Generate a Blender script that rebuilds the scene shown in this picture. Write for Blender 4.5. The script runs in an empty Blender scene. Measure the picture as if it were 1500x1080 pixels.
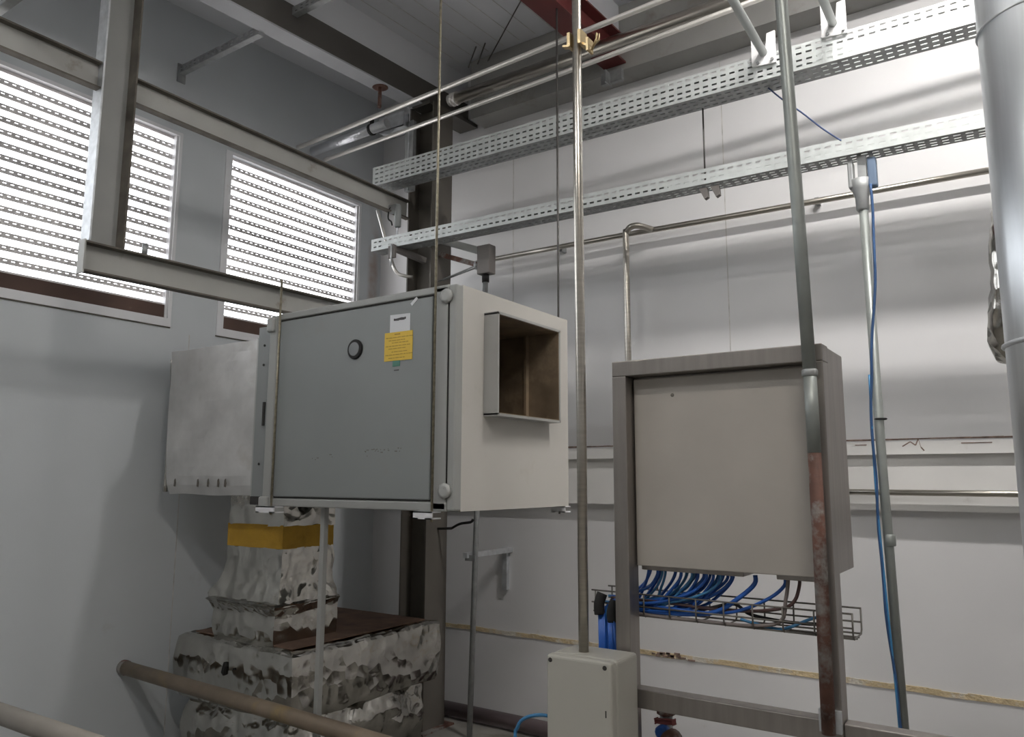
import bpy, bmesh, math, random
from mathutils import Vector, Matrix, noise
random.seed(7)
S = bpy.context.scene
COL = S.collection
PI = math.pi

# ------------------------------------------------------------------ materials
def mat(name, color, rough=0.6, metal=0.0, var=0.10, vscale=3.0, bump=0.0, bscale=40.0,
        spec=0.5, dirt=None, dirt_lo=0.55, dirt_hi=0.75, dscale=4.0, aniso=None, detail=6.0):
    m = bpy.data.materials.new(name); m.use_nodes = True
    nt = m.node_tree; N = nt.nodes; L = nt.links
    b = N['Principled BSDF']
    b.inputs['Roughness'].default_value = rough
    b.inputs['Metallic'].default_value = metal
    b.inputs['Specular IOR Level'].default_value = spec
    tc = N.new('ShaderNodeTexCoord')
    mp = N.new('ShaderNodeMapping'); L.new(tc.outputs['Object'], mp.inputs['Vector'])
    if aniso: mp.inputs['Scale'].default_value = aniso
    nz = N.new('ShaderNodeTexNoise'); nz.inputs['Scale'].default_value = vscale; nz.inputs['Detail'].default_value = detail
    L.new(mp.outputs['Vector'], nz.inputs['Vector'])
    rp = N.new('ShaderNodeValToRGB')
    lo = [max(0, c*(1-var)) for c in color]; hi = [min(1, c*(1+var)) for c in color]
    rp.color_ramp.elements[0].position = 0.3; rp.color_ramp.elements[0].color = (*lo, 1)
    rp.color_ramp.elements[1].position = 0.7; rp.color_ramp.elements[1].color = (*hi, 1)
    L.new(nz.outputs['Fac'], rp.inputs['Fac'])
    out = rp.outputs['Color']
    if dirt:
        n2 = N.new('ShaderNodeTexNoise'); n2.inputs['Scale'].default_value = dscale; n2.inputs['Detail'].default_value = 8
        n2.inputs['Roughness'].default_value = 0.65
        L.new(mp.outputs['Vector'], n2.inputs['Vector'])
        r2 = N.new('ShaderNodeValToRGB')
        r2.color_ramp.elements[0].position = dirt_lo; r2.color_ramp.elements[0].color = (0, 0, 0, 1)
        r2.color_ramp.elements[1].position = dirt_hi; r2.color_ramp.elements[1].color = (1, 1, 1, 1)
        L.new(n2.outputs['Fac'], r2.inputs['Fac'])
        mx = N.new('ShaderNodeMixRGB'); L.new(r2.outputs['Color'], mx.inputs['Fac'])
        L.new(out, mx.inputs['Color1']); mx.inputs['Color2'].default_value = (*dirt, 1)
        out = mx.outputs['Color']
        if metal > 0.3:
            ma = N.new('ShaderNodeMath'); ma.operation = 'MULTIPLY_ADD'
            L.new(r2.outputs['Color'], ma.inputs[0]); ma.inputs[1].default_value = -metal*0.85; ma.inputs[2].default_value = metal
            L.new(ma.outputs[0], b.inputs['Metallic'])
    L.new(out, b.inputs['Base Color'])
    if bump:
        n3 = N.new('ShaderNodeTexNoise'); n3.inputs['Scale'].default_value = bscale; n3.inputs['Detail'].default_value = 4
        L.new(mp.outputs['Vector'], n3.inputs['Vector'])
        bp = N.new('ShaderNodeBump'); bp.inputs['Strength'].default_value = bump; bp.inputs['Distance'].default_value = 0.02
        L.new(n3.outputs['Fac'], bp.inputs['Height']); L.new(bp.outputs['Normal'], b.inputs['Normal'])
    return m

def emit(name, color, strength):
    m = bpy.data.materials.new(name); m.use_nodes = True
    b = m.node_tree.nodes['Principled BSDF']
    b.inputs['Base Color'].default_value = (*color, 1)
    b.inputs['Emission Color'].default_value = (*color, 1); b.inputs['Emission Strength'].default_value = strength
    return m

M = {}
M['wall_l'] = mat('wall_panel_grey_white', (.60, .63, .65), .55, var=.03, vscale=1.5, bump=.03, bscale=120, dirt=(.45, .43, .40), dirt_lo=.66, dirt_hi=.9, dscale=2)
M['wall_b'] = mat('wall_panel_white', (.74, .735, .74), .5, var=.03, vscale=1.2, bump=.02, bscale=120, dirt=(.52, .46, .38), dirt_lo=.70, dirt_hi=.85, dscale=2.4)
def stain(m, axis_lo, axis_hi, zlo, zhi, color, strength):
    # rust coloured run down the corner joint (a stain of the wall itself)
    nt = m.node_tree; N = nt.nodes; L = nt.links; b = N['Principled BSDF']
    src = b.inputs['Base Color'].links[0].from_socket
    g = N.new('ShaderNodeNewGeometry'); sx = N.new('ShaderNodeSeparateXYZ'); L.new(g.outputs['Position'], sx.inputs[0])
    def band(sock, lo, hi, soft):
        a = N.new('ShaderNodeMapRange'); a.interpolation_type = 'SMOOTHSTEP'; L.new(sock, a.inputs['Value']); a.inputs['From Min'].default_value = lo-soft; a.inputs['From Max'].default_value = lo+soft
        c = N.new('ShaderNodeMapRange'); c.interpolation_type = 'SMOOTHSTEP'; L.new(sock, c.inputs['Value']); c.inputs['From Min'].default_value = hi+soft; c.inputs['From Max'].default_value = hi-soft
        q = N.new('ShaderNodeMath'); q.operation = 'MULTIPLY'; L.new(a.outputs[0], q.inputs[0]); L.new(c.outputs[0], q.inputs[1]); return q.outputs[0]
    y = band(sx.outputs['Y'], axis_lo, axis_hi, .03); z = band(sx.outputs['Z'], zlo, zhi, .25)
    n = N.new('ShaderNodeTexNoise'); n.inputs['Scale'].default_value = 5; n.inputs['Detail'].default_value = 6; L.new(g.outputs['Position'], n.inputs['Vector'])
    r = N.new('ShaderNodeMapRange'); L.new(n.outputs['Fac'], r.inputs['Value']); r.inputs['From Min'].default_value = .35; r.inputs['From Max'].default_value = .65; r.inputs['To Max'].default_value = strength
    m1 = N.new('ShaderNodeMath'); m1.operation = 'MULTIPLY'; L.new(y, m1.inputs[0]); L.new(z, m1.inputs[1])
    m2 = N.new('ShaderNodeMath'); m2.operation = 'MULTIPLY'; L.new(m1.outputs[0], m2.inputs[0]); L.new(r.outputs[0], m2.inputs[1])
    mx = N.new('ShaderNodeMixRGB'); L.new(m2.outputs[0], mx.inputs['Fac']); L.new(src, mx.inputs['Color1']); mx.inputs['Color2'].default_value = (*color, 1)
    L.new(mx.outputs['Color'], b.inputs['Base Color'])
stain(M['wall_l'], 4.66, 4.76, 2.7, 3.9, (.34, .21, .15), .75)
M['wall_r'] = mat('wall_panel_grey', (.45, .45, .45), .6, var=.05)
M['band'] = mat('white_trim', (.80, .79, .77), .5, var=.03, dirt=(.5, .46, .42), dirt_lo=.68, dirt_hi=.85)
M['ceil'] = mat('ceiling_panel', (.72, .73, .76), .5, var=.04, vscale=1.0)
M['floor'] = mat('concrete_floor', (.23, .22, .20), .7, var=.2, vscale=2.5, dirt=(.12, .11, .09))
M['groove'] = mat('dark_groove', (.13, .12, .11), .8, var=.2)
M['seam_l'] = mat('panel_joint', (.58, .565, .54), .7, var=.25, vscale=14)
M['crack'] = mat('stained_joint', (.24, .17, .14), .85, var=.5, vscale=25)
M['foam'] = mat('yellowed_sealant', (.62, .50, .31), .85, var=.18, vscale=12, bump=.5, bscale=60, dirt=(.66, .62, .54), dirt_lo=.5, dirt_hi=.6, dscale=7)
M['frame_w'] = mat('white_painted_metal', (.78, .78, .80), .45, var=.05, dirt=(.42, .38, .34), dirt_lo=.66, dirt_hi=.8)
M['slat'] = mat('louvre_metal', (.80, .77, .77), .6, var=.12)  # pale tone puts the window glare into the slat colour
M['brown'] = mat('dark_brown_strip', (.085, .048, .036), .7, var=.3)
M['beam'] = mat('beam_grey_paint', (.42, .42, .395), .5, var=.06, dirt=(.24, .19, .14), dirt_lo=.64, dirt_hi=.78)
M['post'] = mat('post_grey_paint', (.36, .365, .35), .5, var=.07, dirt=(.24, .2, .16), dirt_lo=.66, dirt_hi=.8)
M['flange'] = mat('flange_shade', (.13, .115, .095), .75, var=.3, vscale=10)  # dark tone puts the shade on the channel flanges into their colour
M['column'] = mat('column_grey_brown', (.125, .113, .096), .55, var=.12, dirt=(.10, .07, .05), dirt_lo=.62, dirt_hi=.75)
M['rafter'] = mat('rafter_shade_grey', (.10, .092, .082), .6, var=.12)  # dark tone puts the shade on the rafter web into its colour
M['rafter_f'] = mat('rafter_lit_flange', (.46, .47, .49), .5, var=.06)  # pale tone puts window light on the underside into the colour
M['eave'] = mat('eave_grey', (.30, .295, .28), .55, var=.1, dirt=(.2, .18, .15))
M['red'] = mat('red_oxide_paint', (.12, .022, .02), .6, var=.2)
M['galv'] = mat('galvanized_steel', (.58, .60, .62), .45, metal=.55, var=.14, vscale=22, detail=3)
M['tray'] = mat('galvanized_tray', (.60, .63, .62), .42, metal=.35, var=.10, vscale=14, detail=3)
M['galv_d'] = mat('dull_galvanized', (.34, .35, .35), .5, metal=.4, var=.15, vscale=18)
M['ss'] = mat('stainless_pipe', (.50, .47, .42), .28, metal=1, var=.12, vscale=6, aniso=(1, 1, 12), dirt=(.25, .19, .12), dirt_lo=.62, dirt_hi=.85)
M['ss_br'] = mat('bright_stainless', (.84, .81, .77), .34, metal=.6, var=.08)
M['ss_frame'] = mat('brushed_stainless', (.33, .305, .285), .42, metal=.85, var=.10, vscale=3, aniso=(14, 14, 1))
M['ss_box'] = mat('brushed_enclosure', (.44, .41, .37), .5, metal=.25, var=.05, vscale=5)
M['rust'] = mat('rusty_pipe', (.13, .062, .045), .7, metal=.1, var=.45, vscale=14, dirt=(.25, .24, .225), dirt_lo=.48, dirt_hi=.60, dscale=9)
M['conduit'] = mat('grey_green_conduit', (.40, .42, .41), .45, metal=.3, var=.1)
M['conduit_w'] = mat('pale_conduit', (.29, .31, .295), .42, metal=.4, var=.1, vscale=9)
M['box_grey'] = mat('grey_door_paint', (.24, .254, .252), .45, var=.04, vscale=2, dirt=(.24, .22, .19), dirt_lo=.6, dirt_hi=.9, dscale=2)
M['box_post'] = mat('grey_post_paint', (.33, .335, .32), .45, var=.05)
M['box_side'] = mat('cream_side_panel', (.56, .54, .50), .5, var=.03, vscale=2, dirt=(.45, .42, .36), dirt_lo=.62, dirt_hi=.9, dscale=3)
M['collar'] = mat('duct_collar', (.40, .40, .385), .5, metal=.2, var=.08, dirt=(.2, .15, .1), dirt_lo=.6, dirt_hi=.75)
M['liner'] = mat('dusty_duct_inside', (.17, .125, .08), .85, var=.3, vscale=7, dirt=(.27, .2, .13), dirt_lo=.5, dirt_hi=.7, dscale=5)
M['black'] = mat('black_rubber', (.012, .011, .011), .75, var=.2)
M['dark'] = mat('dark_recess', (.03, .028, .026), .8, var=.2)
M['glass'] = mat('port_glass', (.24, .25, .26), .08, var=.1)
M['sticker_y'] = mat('yellow_sticker', (.74, .50, .05), .5, var=.05)
M['sticker_w'] = mat('white_sticker', (.66, .67, .69), .5, var=.03)
M['sticker_g'] = mat('green_sticker', (.08, .24, .18), .5, var=.1)
M['ink'] = mat('ink', (.05, .045, .045), .6, var=.1)
M['ink_y'] = mat('faded_ink', (.42, .26, .03), .6, var=.15)
M['cap'] = mat('worn_corner_cap', (.38, .385, .37), .4, var=.12, dirt=(.15, .12, .09), dirt_lo=.6, dirt_hi=.7)
M['cream'] = mat('cream_jbox', (.43, .42, .375), .45, var=.03, vscale=2)
M['blue'] = mat('blue_cable', (.018, .105, .43), .35, var=.15)
M['lblue'] = mat('light_blue_cable', (.05, .21, .42), .35, var=.15)
M['gcable'] = mat('grey_cable', (.20, .17, .16), .5, var=.1)
M['bcable'] = mat('brown_cable', (.10, .055, .05), .5, var=.1)
M['wire'] = mat('wire_mesh', (.17, .16, .145), .45, metal=.6, var=.15)
M['rod'] = mat('threaded_steel', (.30, .27, .20), .45, metal=.6, var=.25, vscale=60)
M['rod_d'] = mat('dark_rod', (.09, .085, .08), .5, metal=.4, var=.2)
M['brass'] = mat('brass_clamp', (.55, .43, .25), .35, metal=.9, var=.15)
M['white'] = mat('white_plate', (.80, .80, .80), .45, var=.03)
M['spiral'] = mat('spiral_duct_steel', (.74, .77, .80), .34, metal=.9, var=.08, vscale=3, aniso=(8, 8, .4))
M['isol'] = mat('grey_isolator', (.17, .155, .145), .5, var=.1)
M['brownpipe'] = mat('brown_pipe', (.21, .165, .12), .55, metal=.2, var=.2, vscale=6, dirt=(.30, .22, .10), dirt_lo=.55, dirt_hi=.7)
M['purple'] = mat('purple_brown_pipe', (.13, .10, .105), .5, var=.15)
M['beigepipe'] = mat('beige_rail', (.30, .275, .24), .5, var=.08)
M['tube'] = emit('lit_tube', (1, .97, .93), 40)
M['fix'] = mat('fixture_white', (.7, .7, .7), .5)
M['yband'] = mat('yellow_fabric', (.52, .30, .03), .75, var=.12, vscale=9, bump=.2, bscale=60)
M['dust'] = mat('dusty_top', (.15, .09, .062), .9, var=.3, vscale=8)

def foil_mat(name, color, rough, metal, bs, scale, dirt=None):
    m = mat(name, color, rough, metal=metal, var=.14, vscale=5, dirt=dirt, dirt_lo=.58, dirt_hi=.8, dscale=3)
    nt = m.node_tree; N = nt.nodes; L = nt.links
    tc = N.new('ShaderNodeTexCoord')
    n = N.new('ShaderNodeTexNoise'); n.inputs['Scale'].default_value = scale; n.inputs['Detail'].default_value = 2; n.inputs['Distortion'].default_value = .3
    v = N.new('ShaderNodeTexVoronoi'); v.feature = 'F1'; v.inputs['Scale'].default_value = scale*5
    mx = N.new('ShaderNodeMath'); mx.operation = 'ADD'
    L.new(tc.outputs['Object'], n.inputs['Vector']); L.new(tc.outputs['Object'], v.inputs['Vector'])
    L.new(n.outputs['Fac'], mx.inputs[0]); L.new(v.outputs['Distance'], mx.inputs[1])
    bp = N.new('ShaderNodeBump'); bp.inputs['Strength'].default_value = bs; bp.inputs['Distance'].default_value = .03
    L.new(mx.outputs[0], bp.inputs['Height']); L.new(bp.outputs['Normal'], N['Principled BSDF'].inputs['Normal'])
    return m
M['foil'] = foil_mat('crumpled_foil', (.50, .485, .45), .16, 1.0, .35, 2.6, dirt=(.34, .30, .26))
M['bluegrey'] = mat('dusty_blue_plastic', (.12, .17, .25), .6)
M['navy'] = mat('navy_cable', (.03, .06, .16), .5)
M['pblue'] = mat('dull_blue_cable', (.028, .08, .20), .5, var=.2)
M['foil_m'] = foil_mat('dull_foil', (.58, .575, .565), .42, .35, .05, 2, dirt=(.46, .44, .41))
M['foil_p'] = foil_mat('pipe_foil', (.70, .72, .75), .28, .7, .10, 10)

# ------------------------------------------------------------------ mesh helpers
class MB:
    def __init__(s): s.bm = bmesh.new()
    def box(s, x0, x1, y0, y1, z0, z1, bev=0, seg=2):
        r = bmesh.ops.create_cube(s.bm, size=1)
        vs = r['verts']
        for v in vs:
            v.co = Vector(((x0+x1)/2+v.co.x*(x1-x0), (y0+y1)/2+v.co.y*(y1-y0), (z0+z1)/2+v.co.z*(z1-z0)))
        if bev:
            es = list({e for v in vs for e in v.link_edges})
            bmesh.ops.bevel(s.bm, geom=es, offset=bev, segments=seg, affect='EDGES', profile=.5)
        return s
    def beam(s, p0, p1, w, h, bev=0):
        """rectangular bar from p0 to p1, w = sideways width, h = height"""
        p0, p1 = Vector(p0), Vector(p1); d = (p1-p0); l = d.length; d.normalize()
        up = Vector((0, 0, 1)) if abs(d.z) < .95 else Vector((0, 1, 0))
        sx = d.cross(up).normalized(); uz = sx.cross(d)
        r = bmesh.ops.create_cube(s.bm, size=1); vs = r['verts']
        for v in vs:
            v.co = (p0+p1)/2 + d*(v.co.x*l) + sx*(v.co.y*w) + uz*(v.co.z*h)
        if bev:
            bmesh.ops.bevel(s.bm, geom=list({e for v in vs for e in v.link_edges}), offset=bev, segments=2, affect='EDGES', profile=.5)
        return s
    def tube(s, pts, r, seg=12, smooth=0, caps=True):
        P = [Vector(p) for p in pts]
        rs = r if isinstance(r, (list, tuple)) else None
        if smooth:
            Q = []; n = len(P)
            for i in range(n-1):
                a, b, c, d = P[max(i-1, 0)], P[i], P[i+1], P[min(i+2, n-1)]
                for k in range(smooth):
                    t = k/smooth
                    Q.append(.5*((2*b)+(c-a)*t+(2*a-5*b+4*c-d)*t*t+(3*b-a-3*c+d)*t**3))
            Q.append(P[-1]); P = Q; rs = None if rs is None else [rs[0]]*len(P)
        n = len(P); rings = []
        T = []
        for i in range(n):
            t = (P[min(i+1, n-1)]-P[max(i-1, 0)]); T.append(t.normalized())
        ref = Vector((0, 0, 1)) if abs(T[0].z) < .9 else Vector((0, 1, 0))
        u = (ref - T[0]*ref.dot(T[0])).normalized()
        for i in range(n):
            u = (u - T[i]*u.dot(T[i]))
            u = u.normalized() if u.length > 1e-6 else T[i].orthogonal().normalized()
            w = T[i].cross(u)
            rr = rs[i] if rs else r
            if 0 < i < n-1:
                c = max(.35, math.sqrt(max(.1, (1+(P[i]-P[i-1]).normalized().dot((P[i+1]-P[i]).normalized()))/2)))
                rr_ = rr  # keep radius
            rings.append([s.bm.verts.new(P[i]+(u*math.cos(2*PI*k/seg)+w*math.sin(2*PI*k/seg))*rr) for k in range(seg)])
        for i in range(n-1):
            for k in range(seg):
                f = s.bm.faces.new((rings[i][k], rings[i][(k+1) % seg], rings[i+1][(k+1) % seg], rings[i+1][k])); f.smooth = True
        if caps:
            s.bm.faces.new(rings[0][::-1]); s.bm.faces.new(rings[-1])
        return s
    def lathe(s, base, prof, seg=32, axis='z'):
        """prof: list of (r, h) along axis from base"""
        base = Vector(base); rings = []
        for r, h in prof:
            ring = []
            for k in range(seg):
                a = 2*PI*k/seg; c, d = r*math.cos(a), r*math.sin(a)
                v = {'z': Vector((c, d, h)), 'y': Vector((c, h, d)), 'x': Vector((h, c, d))}[axis]
                ring.append(s.bm.verts.new(base+v))
            rings.append(ring)
        for i in range(len(rings)-1):
            for k in range(seg):
                f = s.bm.faces.new((rings[i][k], rings[i][(k+1) % seg], rings[i+1][(k+1) % seg], rings[i+1][k])); f.smooth = True
        s.bm.faces.new(rings[0][::-1]); s.bm.faces.new(rings[-1])
        return s
    def prism(s, poly, axis, a0, a1):
        """extrude polygon (2-D) along axis"""
        def p(q, a):
            return {'x': Vector((a, q[0], q[1])), 'y': Vector((q[0], a, q[1])), 'z': Vector((q[0], q[1], a))}[axis]
        A = [s.bm.verts.new(p(q, a0)) for q in poly]; B = [s.bm.verts.new(p(q, a1)) for q in poly]
        n = len(poly)
        s.bm.faces.new(A[::-1]); s.bm.faces.new(B)
        for i in range(n): s.bm.faces.new((A[i], A[(i+1) % n], B[(i+1) % n], B[i]))
        return s
    def loft(s, secs, n_per=10, amp=0.0, sc=6.0, seed=0, sub=3):
        """secs: list of (x0,x1,y0,y1,z[,dz]) rectangles stacked in z; crumpled by noise"""
        fine = []
        for A_, B_ in zip(secs, secs[1:]):
            for k in range(sub): fine.append(tuple(p+(q-p)*k/sub for p, q in zip(A_, B_)))
        fine.append(secs[-1]); secs = fine
        rings = []
        for (x0, x1, y0, y1, z) in secs:
            pts = []
            c = [(x0, y0), (x1, y0), (x1, y1), (x0, y1)]
            for i in range(4):
                a, b = c[i], c[(i+1) % 4]
                for k in range(n_per):
                    t = k/n_per; pts.append(Vector((a[0]+(b[0]-a[0])*t, a[1]+(b[1]-a[1])*t, z)))
            ring = []
            for p in pts:
                aa = amp*(.7 if abs(p.y-y0) < 1e-4 else 1.25)
                q = p + aa*Vector(noise.noise_vector(p*sc+Vector((seed, 0, 0)))) + .42*aa*Vector(noise.noise_vector(p*sc*2.7+Vector((seed, 9, 0)))) + .16*aa*Vector(noise.noise_vector(p*sc*6.3+Vector((seed, 4, 2))))
                ring.append(s.bm.verts.new(q))
            rings.append(ring)
        n = len(rings[0])
        for i in range(len(rings)-1):
            for k in range(n):
                s.bm.faces.new((rings[i][k], rings[i][(k+1) % n], rings[i+1][(k+1) % n], rings[i+1][k]))
        s.bm.faces.new(rings[0][::-1]); s.bm.faces.new(rings[-1])
        return s
    def build(s, name, m, parent=None, smooth=False, solid=0, crease=False):
        bmesh.ops.recalc_face_normals(s.bm, faces=s.bm.faces)
        me = bpy.data.meshes.new(name)
        if parent is None:
            xs = [v.co for v in s.bm.verts]
            lo = Vector((min(v.x for v in xs), min(v.y for v in xs), min(v.z for v in xs)))
            hi = Vector((max(v.x for v in xs), max(v.y for v in xs), max(v.z for v in xs)))
            org = Vector(((lo.x+hi.x)/2, (lo.y+hi.y)/2, lo.z))
        else:
            p = parent
            while p.parent: p = p.parent
            org = p.location.copy()
        for v in s.bm.verts: v.co -= org
        s.bm.to_mesh(me); s.bm.free()
        if smooth:
            for f in me.polygons: f.use_smooth = True
        if crease:
            for f in me.polygons: f.use_smooth = True
            me.set_sharp_from_angle(angle=math.radians(38))
        me.materials.append(M[m] if isinstance(m, str) else m)
        o = bpy.data.objects.new(name, me); COL.objects.link(o)
        if parent is None: o.location = org
        else: o.parent = parent
        if solid:
            md = o.modifiers.new('thick', 'SOLIDIFY'); md.thickness = solid; md.offset = 0
        return o

def tag(o, label, cat, group=None, kind=None):
    o['label'] = label; o['category'] = cat
    if group: o['group'] = group
    if kind: o['kind'] = kind
    return o
def struct(o, label=None):
    o['kind'] = 'structure'
    if label: o['label'] = label
    return o
def thing(name, loc, label, cat, group=None):
    o = bpy.data.objects.new(name, None); COL.objects.link(o); o.location = loc; o.empty_display_size = .1
    return tag(o, label, cat, group)
def sthing(name, loc):
    o = bpy.data.objects.new(name, None); COL.objects.link(o); o.location = loc; o['kind'] = 'structure'; o.empty_display_size = .1
    return o
def sheet(mb, o, u, v, lu, lv, rows, pitch, slot, sw, off=0.0):
    """sheet with rows of slots; o corner, u/v unit directions"""
    o, u, v = Vector(o), Vector(u), Vector(v)
    vs = [0]
    for r in rows: vs += [r-sw/2, r+sw/2]
    vs.append(lv)
    us = [0]; x = off+pitch/2
    while x+slot < lu-.005: us += [x, x+slot]; x += pitch
    us.append(lu)
    grid = [[mb.bm.verts.new(o+u*a+v*b) for b in vs] for a in us]
    for i in range(len(us)-1):
        for j in range(len(vs)-1):
            if i % 2 == 1 and j % 2 == 1: continue
            mb.bm.faces.new((grid[i][j], grid[i+1][j], grid[i+1][j+1], grid[i][j+1]))

# ------------------------------------------------------------------ room shell
WX, WY = -4.687, 4.80            # left wall plane x, back wall plane y
def cz(y): return 4.95+.055*(y-3)  # ceiling height
def rz(y): return 4.70+.055*(y-3)  # top of the rafter
WIN = [(-.90, 2.842, 2.70, 4.03), (3.205, 4.53, 2.70, 4.045)]
mb = MB(); T = .12
mb.box(WX-T, WX, -3, WY+T, -.02, 2.70); mb.box(WX-T, WX, -3, WY+T, 4.03, 5.3)
mb.box(WX-T, WX, -3, -.90, 2.70, 4.03); mb.box(WX-T, WX, 2.842, 3.205, 2.70, 4.03); mb.box(WX-T, WX, 4.53, WY+T, 2.70, 4.03)
wl = struct(mb.build('wall_left', 'wall_l'))
s = MB(); s.box(WX-.001, WX+.0015, 2.996, 3.001, .02, 2.66); s.build('panel_joint', 'seam_l', wl)
mb = MB(); mb.box(WX, 3.2, WY, WY+.12, -.02, 5.3)
wb = struct(mb.build('wall_back', 'wall_b'))
s = MB()
for x in (-3.267, -1.583): s.box(x-.003, x+.003, WY-.0015, WY, 1.93, 4.5)
s.build('panel_joint', 'seam_l', wb)
# yellowed sealant line and its peeled patch low on the back wall
s = MB(); x = WX+.02
while x < 3.1:
    w = .06; j = .006*noise.noise(Vector((x*5, 0, 0)))
    s.box(x, x+w, WY-.006, WY+.001, .577+j, .607+j+.005*noise.noise(Vector((x*9, 3, 0)))); x += w
s.build('sealant_bead', 'foam', wb)
s = MB()
for i in range(14):
    x = -2.18+.26*random.random(); z = .575+.03*random.random()
    s.box(x, x+.02+.03*random.random(), WY-.012, WY-.005, z, z+.008+.008*random.random())
s.build('peeled_patch', 'crack', wb)
mb = MB(); mb.box(3.2, 3.32, -3, WY+.12, -.02, 5.3); struct(mb.build('wall_right', 'wall_r'))
mb = MB(); mb.box(WX-.12, 3.32, -3.12, -3, -.02, 5.3); struct(mb.build('wall_front', 'wall_r'))
mb = MB(); mb.box(WX, 3.2, -3, WY, -.06, 0)
struct(mb.build('floor', 'floor'))
mb = MB(); v = [(-3, cz(-3)), (WY, cz(WY)), (WY, cz(WY)+.1), (-3, cz(-3)+.1)]
mb.prism(v, 'x', WX, 3.2); ce = struct(mb.build('ceiling', 'ceil'))
s = MB(); x = -4.5
while x < 1:
    s.prism([(-2.9, cz(-2.9)-.002), (4.55, cz(4.55)-.002), (4.55, cz(4.55)), (-2.9, cz(-2.9))], 'x', x, x+.004); x += .145
s.build('panel_ribs', 'seam_l', ce)
# white band on the back wall
mb = MB(); x = -4.6
mb.box(-4.66, 3.2, 4.74, WY, 1.537, 1.845)
t1 = struct(mb.build('trim_1', 'band'))
mb = MB(); mb.box(-4.66, -3.0, 4.70, WY, 1.845, 1.905); mb.box(-3.0, 3.2, 4.705, WY, 1.842, 1.912)
t2 = struct(mb.build('trim_2', 'band'))
s = MB(); x = -4.6
while x < 3.1:
    h = .004+.005*abs(noise.noise(Vector((x*7, 1, 0)))); s.box(x, x+.05, 4.797, 4.8005, 1.925+.004*noise.noise(Vector((x*3, 5, 0))), 1.925+h+.004); x += .05
s.build('cracked_joint', 'crack', t2)
s = MB()
pts = [(-.62, 1.905), (-.58, 1.93), (-.555, 1.91), (-.54, 1.945), (-.53, 1.90), (-.515, 1.88)]
for a, b in zip(pts, pts[1:]): s.beam((a[0], 4.7045, a[1]-.02), (b[0], 4.7045, b[1]-.02), .002, .006)
for x0, x1 in ((-.86, -.80), (-.34, -.20)): s.box(x0, x1, 4.703, 4.7055, 1.895, 1.90)
s.build('hairline_crack', 'crack', t2)
mb = MB(); mb.box(-.30, -.17, 4.737, 4.80, 1.52, 1.55); mb.prism([(-.30, 1.55), (-.17, 1.55), (-.21, 1.565), (-.245, 1.578)], 'y', 4.7365, 4.80)
# eave beam along the head of the back wall
mb = MB(); z0 = 4.545; z1 = cz(4.6)-.002
mb.box(-3.55, 3.2, 4.60, 4.61, z0+.012, z1); mb.box(-3.55, 3.2, 4.60, 4.795, z0, z0+.012)
tag(mb.build('eave_beam', 'eave'), 'long grey steel beam along the top of the white back wall', 'beam')

# windows -------------------------------------------------------------
def window(n, y0, y1, z0, z1, nslat):
    root = sthing('window_%d' % n, (WX, (y0+y1)/2, z0))
    f = MB(); w = .052; a = WX-.12; b = WX-.004
    f.box(a, b, y0, y1, z0, z0+.046); f.box(a, b, y0, y1, z1-.014, z1)
    f.box(a, b, y0, y0+w*.7, z0, z1); f.box(a, b, y1-w*.55, y1, z0, z1)
    # face architrave
    c = WX+.012
    f.box(WX, c, y0-.01, y1+.01, z0-.01, z0+.045); f.box(WX, c, y0-.01, y1+.01, z1-.016, z1+.008)
    f.box(WX, c-.0005, y0-.01, y0+.042, z0+.045, z1-.016); f.box(WX, c-.0005, y1-.014, y1+.01, z0+.045, z1-.016)
    f.build('window_frame', 'frame_w', root)
    sb = MB(); sb.box(WX-.11, WX-.012, y0+.03, y1-.028, z0+.04, z0+.135); sb.build('sill_strip', 'brown', root)  # dark brown strip along the foot of the opening
    g = MB(); g.box(WX, c-.004, y0-.01, y1+.01, z0-.017, z0-.01); g.build('sill_shadow_gap', 'flange', root)  # dark strip stands in for the shadow line below the sill
    m = MB(); zt = z1-.02; pitch = (zt-(z0+.13))/nslat
    ya, yb = y0+.03, y1-.03
    for i in range(nslat+1):
        z = z0+.13+pitch*i
        # front lip with a row of punched slots, blade rising to the outside behind it
        L = yb-ya
        sheet(m, (WX-.036, ya, z-.012), (0, 1, 0), (0, 0, 1), L, .034, [.020], .042, .019, .0055, off=(i % 2)*.012)
        vv = [m.bm.verts.new(q) for q in ((WX-.036, ya, z-.012), (WX-.036, yb, z-.012), (WX-.085, yb, z+.006), (WX-.085, ya, z+.006))]
        m.bm.faces.new(vv)
    m.build('louvre_slats', 'slat', root, solid=.002)
window(1, *WIN[0], 16)
window(2, *WIN[1], 16)

# ------------------------------------------------------------------ steelwork
def channel(name, p, axis, a0, a1, web, flange, t=.008, parent=None):
    pass
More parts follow.
